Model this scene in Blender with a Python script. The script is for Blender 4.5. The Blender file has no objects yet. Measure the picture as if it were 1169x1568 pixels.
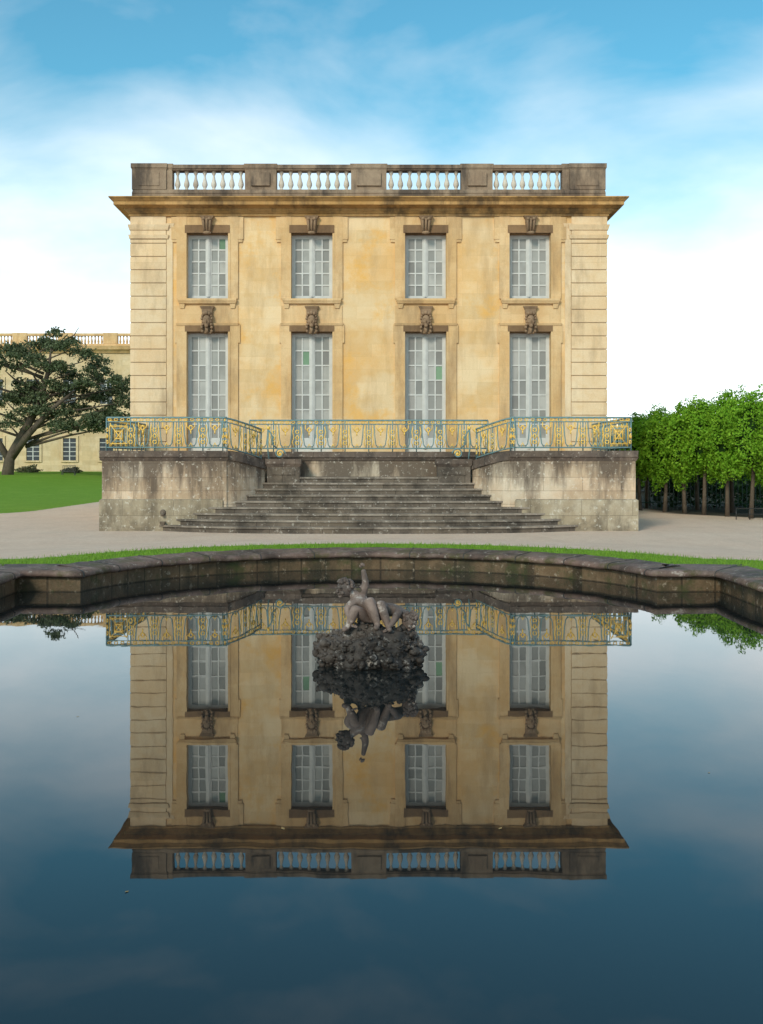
import bpy, bmesh, math, random
import numpy as np
from mathutils import Vector, noise, Matrix
random.seed(7); rng=np.random.default_rng(7)
sc=bpy.context.scene
R=math.radians
# ---------------------------------------------------------------- helpers
class MB:
    def __init__(s): s.v=[]; s.f=[]; s.m=[]; s.sm=[]
    def add(s,vs,fs,m=0,smooth=False):
        o=len(s.v); s.v+= [tuple(p) for p in vs]
        for f in fs: s.f.append([i+o for i in f]); s.m.append(m); s.sm.append(smooth)
    def box(s,x0,x1,y0,y1,z0,z1,m=0):
        s.frus(x0,x1,y0,y1,z0,z1,0,0,m)
    def frus(s,x0,x1,y0,y1,z0,z1,e0,e1,m=0):
        if x0>x1: x0,x1=x1,x0
        v=[(x0-e0,y0-e0,z0),(x1+e0,y0-e0,z0),(x1+e0,y1+e0,z0),(x0-e0,y1+e0,z0),
           (x0-e1,y0-e1,z1),(x1+e1,y0-e1,z1),(x1+e1,y1+e1,z1),(x0-e1,y1+e1,z1)]
        s.add(v,[(3,2,1,0),(4,5,6,7),(0,1,5,4),(1,2,6,5),(2,3,7,6),(3,0,4,7)],m)
    def tube(s,pts,r,n=5,m=0,smooth=True,r1=None):
        pts=[Vector(p) for p in pts]; N=len(pts)
        if N<2: return
        vs=[];fs=[]
        up=Vector((0,0,1)); t0=(pts[1]-pts[0]).normalized()
        if abs(t0.z)>.9: up=Vector((0,1,0))
        a=t0.cross(up).normalized()
        for i,p in enumerate(pts):
            t=(pts[min(i+1,N-1)]-pts[max(i-1,0)])
            if t.length<1e-9: t=t0
            t.normalize()
            a=(a-t*a.dot(t))
            if a.length<1e-6: a=t.orthogonal()
            a.normalize(); b=t.cross(a)
            rr=r if r1 is None else r+(r1-r)*i/(N-1)
            if isinstance(r,(list,tuple)): rr=r[i]
            for k in range(n):
                an=2*math.pi*(k+.5)/n
                vs.append(p+a*math.cos(an)*rr+b*math.sin(an)*rr)
        for i in range(N-1):
            for k in range(n):
                k2=(k+1)%n
                fs.append((i*n+k,i*n+k2,(i+1)*n+k2,(i+1)*n+k))
        fs.append(tuple(range(n-1,-1,-1))); fs.append(tuple((N-1)*n+k for k in range(n)))
        s.add(vs,fs,m,smooth)
    def lathe(s,cx,cy,prof,n=10,m=0):
        vs=[];fs=[]
        for (r,z) in prof:
            for k in range(n):
                a=2*math.pi*k/n; vs.append((cx+r*math.cos(a),cy+r*math.sin(a),z))
        for i in range(len(prof)-1):
            for k in range(n):
                k2=(k+1)%n; fs.append((i*n+k,i*n+k2,(i+1)*n+k2,(i+1)*n+k))
        s.add(vs,fs,m,True)
    def ell(s,c,r,m=0,n=10,k=7,rot=None):
        vs=[];fs=[]
        for i in range(k+1):
            th=math.pi*i/k
            for j in range(n):
                ph=2*math.pi*j/n
                p=Vector((r[0]*math.sin(th)*math.cos(ph),r[1]*math.sin(th)*math.sin(ph),r[2]*math.cos(th)))
                if rot: p=rot@p
                vs.append(p+Vector(c))
        for i in range(k):
            for j in range(n):
                j2=(j+1)%n; fs.append((i*n+j,(i+1)*n+j,(i+1)*n+j2,i*n+j2))
        s.add(vs,fs,m,True)
    def obj(s,name,mats,parent=None):
        me=bpy.data.meshes.new(name); me.from_pydata(s.v,[],s.f)
        for m in mats: me.materials.append(m)
        me.polygons.foreach_set('material_index',s.m); me.polygons.foreach_set('use_smooth',s.sm)
        me.update(); o=bpy.data.objects.new(name,me); sc.collection.objects.link(o)
        if parent: o.parent=parent
        return o
def empty(name):
    o=bpy.data.objects.new(name,None); sc.collection.objects.link(o); return o
def smooth(a,b,x):
    t=np.clip((x-a)/(b-a),0,1); return t*t*(3-2*t)
# ---------------------------------------------------------------- materials
class NT:
    def __init__(s,name):
        s.mat=bpy.data.materials.new(name); s.mat.use_nodes=True; s.t=s.mat.node_tree; s.t.nodes.clear()
        s.out=s.n('ShaderNodeOutputMaterial'); s.bs=s.n('ShaderNodeBsdfPrincipled')
        s.l(s.bs.outputs[0],s.out.inputs[0])
    def n(s,t,**k):
        x=s.t.nodes.new(t)
        for a,b in k.items(): setattr(x,a,b)
        return x
    def l(s,a,b): s.t.links.new(a,b)
    def coord(s,scale=(1,1,1)):
        c=s.n('ShaderNodeTexCoord'); m=s.n('ShaderNodeMapping'); m.inputs['Scale'].default_value=scale
        s.l(c.outputs['Object'],m.inputs[0]); return m.outputs[0]
    def noise(s,scale,det=5,rough=.6,vec=None,sc3=None):
        n=s.n('ShaderNodeTexNoise'); n.inputs['Scale'].default_value=scale; n.inputs['Detail'].default_value=det
        n.inputs['Roughness'].default_value=rough
        s.l(vec if vec is not None else s.coord(sc3 or (1,1,1)),n.inputs['Vector']); return n.outputs[0]
    def rng(s,x,a,b,c=0,d=1):
        m=s.n('ShaderNodeMapRange'); m.clamp=True
        s.l(x,m.inputs[0])
        for i,v in zip((1,2,3,4),(a,b,c,d)): m.inputs[i].default_value=v
        return m.outputs[0]
    def math(s,op,a,b=None):
        m=s.n('ShaderNodeMath',operation=op)
        for i,x in enumerate((a,b)):
            if x is None: continue
            if isinstance(x,(int,float)): m.inputs[i].default_value=x
            else: s.l(x,m.inputs[i])
        return m.outputs[0]
    def mix(s,f,a,b,mode='MIX'):
        m=s.n('ShaderNodeMix',data_type='RGBA',blend_type=mode)
        for i,x in ((0,f),(6,a),(7,b)):
            if isinstance(x,(int,float)): m.inputs[i].default_value=x
            elif isinstance(x,(tuple,list)): m.inputs[i].default_value=(x[0],x[1],x[2],1)
            else: s.l(x,m.inputs[i])
        return m.outputs[2]
    def bump(s,h,strength=.4,dist=.02):
        b=s.n('ShaderNodeBump'); b.inputs['Strength'].default_value=strength; b.inputs['Distance'].default_value=dist
        s.l(h,b.inputs['Height']); s.l(b.outputs[0],s.bs.inputs['Normal'])
    def col(s,c,rough=.85,spec=.3):
        if isinstance(c,(tuple,list)): s.bs.inputs['Base Color'].default_value=(*c,1)
        else: s.l(c,s.bs.inputs['Base Color'])
        s.bs.inputs['Roughness'].default_value=rough; s.bs.inputs['Specular IOR Level'].default_value=spec
def stone(name,c1,c2,c3,bw=0,bh=.43,joint=.012,jc=.7,stain=(.1,.08,.06),sa=(.55,.75),smax=.6,vs=.25,bump=.4,topz=None,spots=None,rough=.88,bv=(.84,1.06),patch=None,moss=None,mossr=(.52,.66,.75,2.3),botz=None):
    t=NT(name)
    a=t.noise(.55,4,.6); b=t.noise(3.1,4,.65)
    c=t.mix(t.rng(a,.38,.62),c1,c2); c=t.mix(t.rng(b,.45,.75,0,.6),c,c3)
    if patch:
        pn=t.noise(.33,4,.6,sc3=(1,1,1.5)); c=t.mix(t.rng(pn,.50,.62,0,.8),c,patch)
    h=t.noise(28,4,.7)
    if bw:
        co=t.n('ShaderNodeTexCoord'); se=t.n('ShaderNodeSeparateXYZ'); t.l(co.outputs['Object'],se.inputs[0])
        cb=t.n('ShaderNodeCombineXYZ'); t.l(t.math('ADD',se.outputs[0],se.outputs[1]),cb.inputs[0]); t.l(se.outputs[2],cb.inputs[1])
        br=t.n('ShaderNodeTexBrick'); t.l(cb.outputs[0],br.inputs['Vector'])
        br.inputs['Scale'].default_value=1; br.inputs['Brick Width'].default_value=bw; br.inputs['Row Height'].default_value=bh
        br.inputs['Mortar Size'].default_value=joint; br.inputs['Mortar Smooth'].default_value=.3
        l_,h_=bv
        br.inputs['Color1'].default_value=(l_,l_*.97,l_*.90,1); br.inputs['Color2'].default_value=(h_,h_*.99,h_*.97,1); br.inputs['Mortar'].default_value=(jc,jc*.96,jc*.9,1)
        c=t.mix(.85,c,br.outputs['Color'],'MULTIPLY')
    st=t.noise(1.0,6,.68,sc3=(1.3,1.3,vs*1.3))
    f=t.rng(st,sa[0],sa[1],0,smax)
    se2=t.n('ShaderNodeSeparateXYZ'); t.l(t.coord(),se2.inputs[0])
    if topz:
        g=t.rng(se2.outputs[2],topz[0],topz[1],0,topz[2])
        f=t.rng(t.math('ADD',st,g),sa[0],sa[1],0,smax)
    c=t.mix(f,c,stain)
    if botz:
        g=t.rng(se2.outputs[2],botz[0],botz[1],botz[2],0)
        c=t.mix(t.rng(t.math('ADD',t.noise(2.2,5,.65),g),.55,.75,0,botz[3]),c,(.12,.095,.07))
    if spots: c=t.mix(t.rng(t.noise(9,4,.7),.58,.68,0,.7),c,spots)
    if moss: c=t.mix(t.rng(t.noise(mossr[3],5,.7),mossr[0],mossr[1],0,mossr[2]),c,moss)
    c=t.mix(t.rng(h,.3,.7,0,.35),c,t.mix(1,c,(.62,.6,.58),'MULTIPLY'))
    t.col(c,rough,.25)
    hh=t.math('ADD',h,t.math('MULTIPLY',b,.8)); t.bump(hh,bump,.015)
    return t.mat
M={}
M['fac']=stone('facade_stone',(.77,.48,.22),(.82,.59,.34),(.76,.45,.17),1.05,.44,.006,.86,(.46,.28,.13),(.50,.70),.5,.22,.25,bv=(.88,1.03),patch=(.83,.63,.40),moss=(.80,.42,.10),mossr=(.53,.66,.7,.7))
M['sur']=stone('surround_stone',(.70,.45,.22),(.76,.53,.30),(.64,.37,.16),.9,.6,.006,.86,(.34,.21,.11),(.48,.69),.7,.25,.3,bv=(.90,1.03))
M['quo']=stone('quoin_stone',(.80,.62,.42),(.76,.55,.34),(.72,.48,.26),1.3,9,.006,.8,(.38,.26,.155),(.52,.72),.65,.3,.3)
M['gro']=stone('groove_shade_stone',(.36,.25,.16),(.32,.23,.15),(.28,.19,.12))  # darker stone behind the quoin blocks, shade of the grooves put into colour
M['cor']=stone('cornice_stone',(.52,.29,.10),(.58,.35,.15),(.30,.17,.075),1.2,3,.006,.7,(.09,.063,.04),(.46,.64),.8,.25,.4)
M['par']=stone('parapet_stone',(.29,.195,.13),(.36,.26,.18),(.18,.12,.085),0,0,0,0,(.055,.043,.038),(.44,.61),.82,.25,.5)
M['bal']=stone('baluster_stone',(.70,.62,.54),(.62,.52,.42),(.48,.37,.27),0,0,0,0,(.25,.18,.14),(.5,.75),.5,.3,.3)
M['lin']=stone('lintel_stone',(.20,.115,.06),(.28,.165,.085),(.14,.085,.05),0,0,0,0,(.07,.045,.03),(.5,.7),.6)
M['mas']=stone('mascaron_stone',(.36,.23,.14),(.28,.18,.11),(.17,.115,.075),0,0,0,0,(.06,.042,.03),(.5,.7),.7)
M['ter']=stone('terrace_stone',(.66,.48,.335),(.50,.36,.25),(.73,.60,.47),1.15,.40,.010,.5,(.10,.072,.055),(.485,.66),.88,.17,.6,(1.1,2.2,.21),(.70,.62,.52),bv=(.76,1.1),patch=(.72,.61,.49))
M['pli']=stone('plinth_stone',(.45,.37,.27),(.37,.29,.20),(.60,.53,.43),1.5,.47,.010,.5,(.13,.10,.07),(.47,.66),.82,.3,.6,None,(.66,.60,.51),bv=(.78,1.08),botz=(0,.5,.15,.65))
M['cap']=stone('coping_dark_stone',(.18,.13,.105),(.12,.09,.077),(.28,.215,.17),1.3,3,.01,.5,(.04,.034,.032),(.45,.64),.75,.4,.6,None,(.48,.41,.35))
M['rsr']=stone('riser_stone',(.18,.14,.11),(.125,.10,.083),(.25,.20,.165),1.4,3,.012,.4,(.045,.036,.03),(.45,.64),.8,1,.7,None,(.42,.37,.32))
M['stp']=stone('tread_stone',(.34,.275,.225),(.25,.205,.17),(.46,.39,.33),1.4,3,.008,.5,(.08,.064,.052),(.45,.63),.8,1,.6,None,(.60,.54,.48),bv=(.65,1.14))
M['rim']=stone('basin_rim_stone',(.21,.128,.10),(.145,.095,.078),(.31,.225,.19),0,0,0,0,(.045,.03,.024),(.44,.60),.85,1,.9,None,(.52,.44,.38),.6,moss=(.075,.068,.022),mossr=(.50,.62,.8,2.3))
M['riw']=stone('basin_wall_stone',(.16,.10,.055),(.10,.064,.036),(.27,.18,.11),.55,.6,.02,.3,(.025,.024,.012),(.45,.62),.8,.5,.8,None,(.38,.30,.22),.6,moss=(.045,.055,.014))
M['sta']=stone('statue_stone',(.24,.165,.135),(.15,.11,.092),(.38,.29,.25),0,0,0,0,(.035,.027,.024),(.45,.60),.8,.8,.5,None,(.55,.47,.42),.55)
M['rok']=stone('rock_stone',(.095,.073,.06),(.055,.043,.037),(.19,.155,.135),0,0,0,0,(.018,.015,.013),(.44,.60),.8,1,.9,None,(.44,.39,.35),.55)
M['lb']=stone('far_wall_stone',(.70,.52,.31),(.72,.57,.38),(.58,.42,.25),2,.6,.01,.85,(.4,.29,.17),(.5,.75),.5)
def plain(name,c,rough=.5,spec=.4,metal=0,var=.25,scale=20):
    t=NT(name); n=t.noise(scale,3,.6)
    t.col(t.mix(t.rng(n,.3,.7,0,var*2),c,tuple(x*.5 for x in c)),rough,spec); t.bs.inputs['Metallic'].default_value=metal
    return t.mat
M['white']=plain('white_paint',(.60,.58,.55),.55,.3,0,.15,4)
M['blue']=plain('teal_iron_paint',(.17,.28,.29),.5,.4,0,.3,8)
M['gold']=plain('gilded_iron',(.88,.54,.11),.45,.5,.05,.15,14)
M['roof']=plain('roof_lead',(.2,.21,.22))
M['green']=plain('dark_green_paint',(.02,.06,.04))
M['iron']=plain('dark_iron',(.03,.03,.03))
M['bark']=stone('bark',(.12,.09,.065),(.08,.06,.045),(.18,.14,.1),bump=1)
def glass(name,c):
    t=NT(name); g=t.n('ShaderNodeNewGeometry')
    r=g.outputs['Random Per Island']
    n=t.noise(1.1,3,.5)
    cc=t.mix(r,tuple(x*.62 for x in c),tuple(x*1.25 for x in c)); cc=t.mix(t.rng(n,.45,.62,0,.45),cc,tuple(x*.5 for x in c))
    t.col(cc,.12,.25); t.bump(t.noise(3,2,.5),.15,.02); return t.mat
M['gla']=glass('window_glass',(.36,.345,.32)); M['glg']=glass('green_glass',(.20,.32,.20)); M['dark']=glass('dark_glass',(.07,.08,.09))
def leafmat(name,c1,c2,c3,tr=.3):
    t=NT(name); g=t.n('ShaderNodeNewGeometry'); r=g.outputs['Random Per Island']
    n=t.noise(.9,3,.6)
    c=t.mix(r,c1,c2); c=t.mix(t.rng(n,.4,.65,0,.8),c,c3); t.col(c,.6,.2)
    tb=t.n('ShaderNodeBsdfTranslucent'); t.l(c,tb.inputs[0]); mx=t.n('ShaderNodeMixShader'); mx.inputs[0].default_value=tr
    t.l(t.bs.outputs[0],mx.inputs[1]); t.l(tb.outputs[0],mx.inputs[2]); t.l(mx.outputs[0],t.out.inputs[0]); return t.mat
M['lf']=leafmat('linden_leaves',(.12,.29,.015),(.33,.56,.045),(.19,.40,.025),.35)
M['lfd']=leafmat('hedge_leaves',(.012,.035,.01),(.03,.07,.015),(.02,.05,.012),.1)
M['ced']=leafmat('cedar_needles',(.06,.085,.04),(.15,.17,.085),(.09,.11,.055),.15)
M['shr']=leafmat('shrub_leaves',(.10,.12,.05),(.20,.19,.10),(.16,.13,.08),.2)
M['grs']=leafmat('grass_blades',(.12,.24,.02),(.24,.40,.04),(.16,.28,.03),.3)
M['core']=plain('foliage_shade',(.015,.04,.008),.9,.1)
M['fall']=plain('fallen_leaf',(.35,.22,.08),.6,.3)
# ---------------------------------------------------------------- pond outline
CY=10.9
q=[]
for i in range(0,25):
    a=R(90-78*i/24); q.append((4.55*math.cos(a),16.35-CY+4.55*math.sin(a)))
q+=[(4.75,6.42),(5.1,6.44),(5.43,6.45),(5.42,6.0),(5.4,5.2),(5.4,4.35)]
for i in range(0,19):
    a=R(96-96*i/18); q.append((6.0+4.25*math.cos(a)*1.0,4.25*math.sin(a)))
right=q+[(x,-y) for x,y in reversed(q[:-1])]
full=right+[(-x,y) for x,y in reversed(right[1:-1])]
OUT=[(x,y+CY) for x,y in full]
def offset(poly,d):
    n=len(poly);res=[]
    for i in range(n):
        p0,p,p1=[Vector(poly[(i+k)%n]) for k in (-1,0,1)]
        a=(p-p0).normalized();b=(p1-p).normalized()
        na=Vector((-a.y,a.x));nb=Vector((-b.y,b.x)); m=(na+nb)
        if m.length<1e-4:m=na
        m.normalize(); k=1/max(.5,m.dot(na)); res.append(p+m*d*k)
    return res
def sdist(P):
    poly=np.array(OUT); A=poly;B=np.roll(poly,-1,axis=0)
    best=np.full(len(P),1e9); inside=np.zeros(len(P),bool)
    for a,b in zip(A,B):
        ab=b-a; t=np.clip(((P-a)@ab)/(ab@ab),0,1); d=np.hypot(*(P-a-t[:,None]*ab).T); best=np.minimum(best,d)
        c=((a[1]>P[:,1])!=(b[1]>P[:,1])); xs=(b[0]-a[0])*(P[:,1]-a[1])/((b[1]-a[1]) if b[1]!=a[1] else 1e-9)+a[0]
        inside^=(c&(P[:,0]<xs))
    return np.where(inside,-best,best)
# ---------------------------------------------------------------- ground
xs=np.unique(np.concatenate([np.arange(-13,13.01,.2),np.arange(-60,60,1.5),np.linspace(-900,900,40)]).round(3))
ys=np.unique(np.concatenate([np.arange(-2,25,.2),np.arange(25,60,.6),np.arange(60,180,3),np.linspace(-400,1800,30)]).round(3))
X,Y=np.meshgrid(xs,ys); P=np.stack([X.ravel(),Y.ravel()],1)
sd=sdist(P)
def gz(x,y,s):
    z=.25+.12*smooth(.35,.6,s)
    z=z-.37*smooth(1.9,9.5,s)+.0
    left=smooth(-20,-34,x)*smooth(60,136,y)*1.0
    return z+left+.02*smooth(8,10,s)
Z=gz(P[:,0],P[:,1],sd)
lx=-14.0-P[:,0]; ly=P[:,1]-41.0
rr=6.0
qx=rr-lx; qy=rr-ly
lawn=rr-np.where((qx>0)&(qy>0),np.hypot(np.maximum(qx,0),np.maximum(qy,0)),np.maximum(qx,qy))
soil=(P[:,1]-42.5)+(P[:,0]-13)*1.6; soil=np.minimum(soil,(P[:,0]-11.8)*1.0)
nx,ny=len(xs),len(ys); idx=np.arange(nx*ny).reshape(ny,nx)
S=sd.reshape(ny,nx)
mx=np.maximum.reduce([S[:-1,:-1],S[1:,:-1],S[:-1,1:],S[1:,1:]])
keep=mx>.35
a=idx[:-1,:-1][keep];b=idx[:-1,1:][keep];c=idx[1:,1:][keep];d=idx[1:,:-1][keep]
faces=np.stack([a,b,c,d],1)
me=bpy.data.meshes.new('ground'); me.from_pydata(np.column_stack([P,Z]).tolist(),[],faces.tolist())
for nm,arr in (('sd',sd),('lawn',lawn),('soil',soil)):
    at=me.attributes.new(nm,'FLOAT','POINT'); at.data.foreach_set('value',np.clip(arr,-50,50).astype(np.float32))
t=NT('ground_gravel_and_grass')
def attr(nm):
    x=t.n('ShaderNodeAttribute',attribute_name=nm); return x.outputs['Fac']
gn=t.noise(60,5,.75); g2=t.noise(.6,5,.6); g3=t.noise(7,5,.6); g4=t.noise(1.2,6,.7,sc3=(1,.4,1))
grav=t.mix(t.rng(g2,.35,.65),(.74,.54,.41),(.78,.60,.47)); grav=t.mix(t.rng(gn,.35,.7),grav,(.50,.35,.265)); grav=t.mix(t.rng(g3,.5,.75,0,.5),grav,(.82,.67,.54))
grav=t.mix(t.rng(g4,.48,.66,0,.4),grav,(.52,.38,.29))
gr=t.mix(t.rng(g3,.35,.65),(.13,.25,.02),(.21,.36,.03)); gr=t.mix(t.rng(gn,.4,.7,0,.6),gr,(.07,.13,.015)); gr=t.mix(t.rng(g2,.5,.7,0,.5),gr,(.25,.35,.05))
wob=t.math('MULTIPLY',t.math('SUBTRACT',g3,.5),.6)
m1=t.rng(t.math('ADD',attr('sd'),wob),1.75,1.85,1,0)
m2=t.rng(t.math('ADD',attr('lawn'),wob),-.05,.05)
m3=t.rng(t.math('ADD',attr('soil'),wob),-.4,.6)
c=t.mix(t.math('MAXIMUM',m1,m2),grav,gr); c=t.mix(m3,c,(.05,.045,.03))
t.col(c,.95,.1); t.bump(gn,.6,.02)
me.materials.append(t.mat); me.update()
go=bpy.data.objects.new('ground',me); sc.collection.objects.link(go)
N=90000; px=rng.uniform(-12,12,N); py=rng.uniform(13,24,N); s_=sdist(np.stack([px,py],1))
w=(rng.random(N)-.5)*.3
k=(s_>.54)&(s_+w<1.8); px,py,s_=px[k],py[k],s_[k]; pz=gz(px,py,s_)-.005
n=len(px); h=rng.uniform(.02,.08,n); an=rng.uniform(0,6.28,n); lx_=rng.normal(0,.018,(n,2)); wd=.007
V=np.zeros((n,3,3)); V[:,0]=np.stack([px-np.cos(an)*wd,py-np.sin(an)*wd,pz],1); V[:,1]=np.stack([px+np.cos(an)*wd,py+np.sin(an)*wd,pz],1)
V[:,2]=np.stack([px+lx_[:,0],py+lx_[:,1],pz+h],1)
me=bpy.data.meshes.new('grass'); me.from_pydata(V.reshape(-1,3).tolist(),[],np.arange(n*3).reshape(-1,3).tolist()); me.materials.append(M['grs'])
sc.collection.objects.link(bpy.data.objects.new('grass_verge',me))
# ---------------------------------------------------------------- basin rim + water
prof=[(.06,-.6,1),(.06,.225,1),(-.02,.235,0),(-.05,.26,0),(-.045,.305,0),(-.01,.335,0),(.05,.345,0),(.56,.385,0),(.60,.37,0),(.62,.2,0)]
mb=MB(); rings=[offset(OUT,o) for o,_,_ in prof]; n=len(OUT)
vs=[]
for r_,(o,z,_) in zip(rings,prof):
    for k,p in enumerate(r_):
        jit=.006*math.sin(k*2.7)+.005*math.sin(k*1.3+1)
        vs.append((p.x,p.y,z+(jit if z>.21 else 0)))
mb.v+=vs
for i in range(len(prof)-1):
    for k in range(n):
        mb.f.append([(i*n)+k,(i*n)+(k+1)%n,((i+1)*n)+(k+1)%n,((i+1)*n)+k]); mb.m.append(1 if i==0 else 0); mb.sm.append(i>1)
basin=empty('stone_basin'); mb.obj('rim',[M['rim'],M['riw']],basin)
mj=MB(); acc=0
for k in range(n):
    p,p2=Vector(OUT[k]),Vector(OUT[(k+1)%n]); L=(p2-p).length; acc+=L
    if acc>1.0 and .2<L<.8:
        acc=0
        path=[vs[i*n+k] for i in range(2,9)]
        mj.tube(path,.010,4,0,False)
mj.obj('joints',[M['iron']],basin)
mb=MB(); wp=offset(OUT,.15); mb.add([(p.x,p.y,0) for p in wp],[tuple(range(n-1,-1,-1))]); 
t=NT('pond_water'); t.col((.013,.015,.015),.012,.5); t.bs.inputs['IOR'].default_value=1.46
wn=t.noise(1.6,3,.5,sc3=(1,.55,1)); t.bump(wn,.06,.012)
wo=mb.obj('pond_water',[t.mat])
mb=MB(); mb.add([(p.x,p.y,-.58) for p in wp],[tuple(range(n-1,-1,-1))]); mb.obj('basin_floor',[M['riw']],basin)
mb=MB()
for (x,y,l) in ((-.47,6.1,.02),(.72,6.1,.018),(-1.13,5.2,.014),(2.2,7.2,.012),(-2.3,8.8,.014),(1.9,4.6,.010)):
    a=random.uniform(0,6.28); ca,sa=math.cos(a),math.sin(a)
    pts=[(-l,0,.002),(0,-l*.5,.003),(l,0,.005),(0,l*.5,.002)]
    mb.add([(x+u*ca-v*sa,y+u*sa+v*ca,z) for u,v,z in pts],[(0,1,2,3)])
mb.obj('fallen_leaves',[M['fall']])
# ---------------------------------------------------------------- palace
F=38.75; pal=empty('palace_pavilion')
WX=[-5.61,-1.98,1.98,5.61]; hw=.715; TZ=2.38
mb=MB()
mb.box(-8.22,8.22,F+.5,F+17,0,11.1)
edges=[-8.25]
for x in WX: edges+=[x-hw,x+hw]
edges.append(8.25)
for i in range(0,len(edges),2): mb.box(edges[i],edges[i+1],F,F+.5,0,10.6)
for x in WX:
    mb.box(x-hw,x+hw,F,F+.5,6.59,7.73); mb.box(x-hw,x+hw,F,F+.5,10.02,10.6); mb.box(x-hw,x+hw,F,F+.5,0,TZ+.02)
mb.obj('walls',[M['fac']],pal)
mb=MB()
for s in (-1,1):
    mb.box(s*7.07,s*8.27,F-.012,F+1.2,2.3,10.5,1)
    z=2.3
    while z<9.75:
        z1=min(z+.45,9.8); 
        mb.frus(*sorted((s*7.06,s*8.28)),F-.03,F+1.2,z+.01,z1,.0,.0); mb.frus(*sorted((s*7.06,s*8.28)),F-.03,F+1.2,z+.022,z1-.012,.014,.014); z+=.46
    mb.frus(*sorted((s*7.0,s*8.3)),F-.06,F+1.2,9.82,9.95,.02,.05); mb.box(s*7.05,s*8.29,F-.05,F+1.2,9.95,10.12)
    mb.frus(*sorted((s*7.0,s*8.3)),F-.06,F+1.2,10.12,10.30,.02,.07); mb.box(s*7.05,s*8.29,F-.05,F+1.2,10.30,10.60)
    mb.box(s*6.82,s*7.03,F-.035,F+.1,2.3,10.2,0); mb.frus(*sorted((s*6.8,s*7.02)),F-.045,F+.1,10.2,10.35,.0,.04)
mb.obj('quoins',[M['quo'],M['gro']],pal)
mb=MB(); ml=MB(); mw=MB(); mg=MB(); mm=MB()
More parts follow.
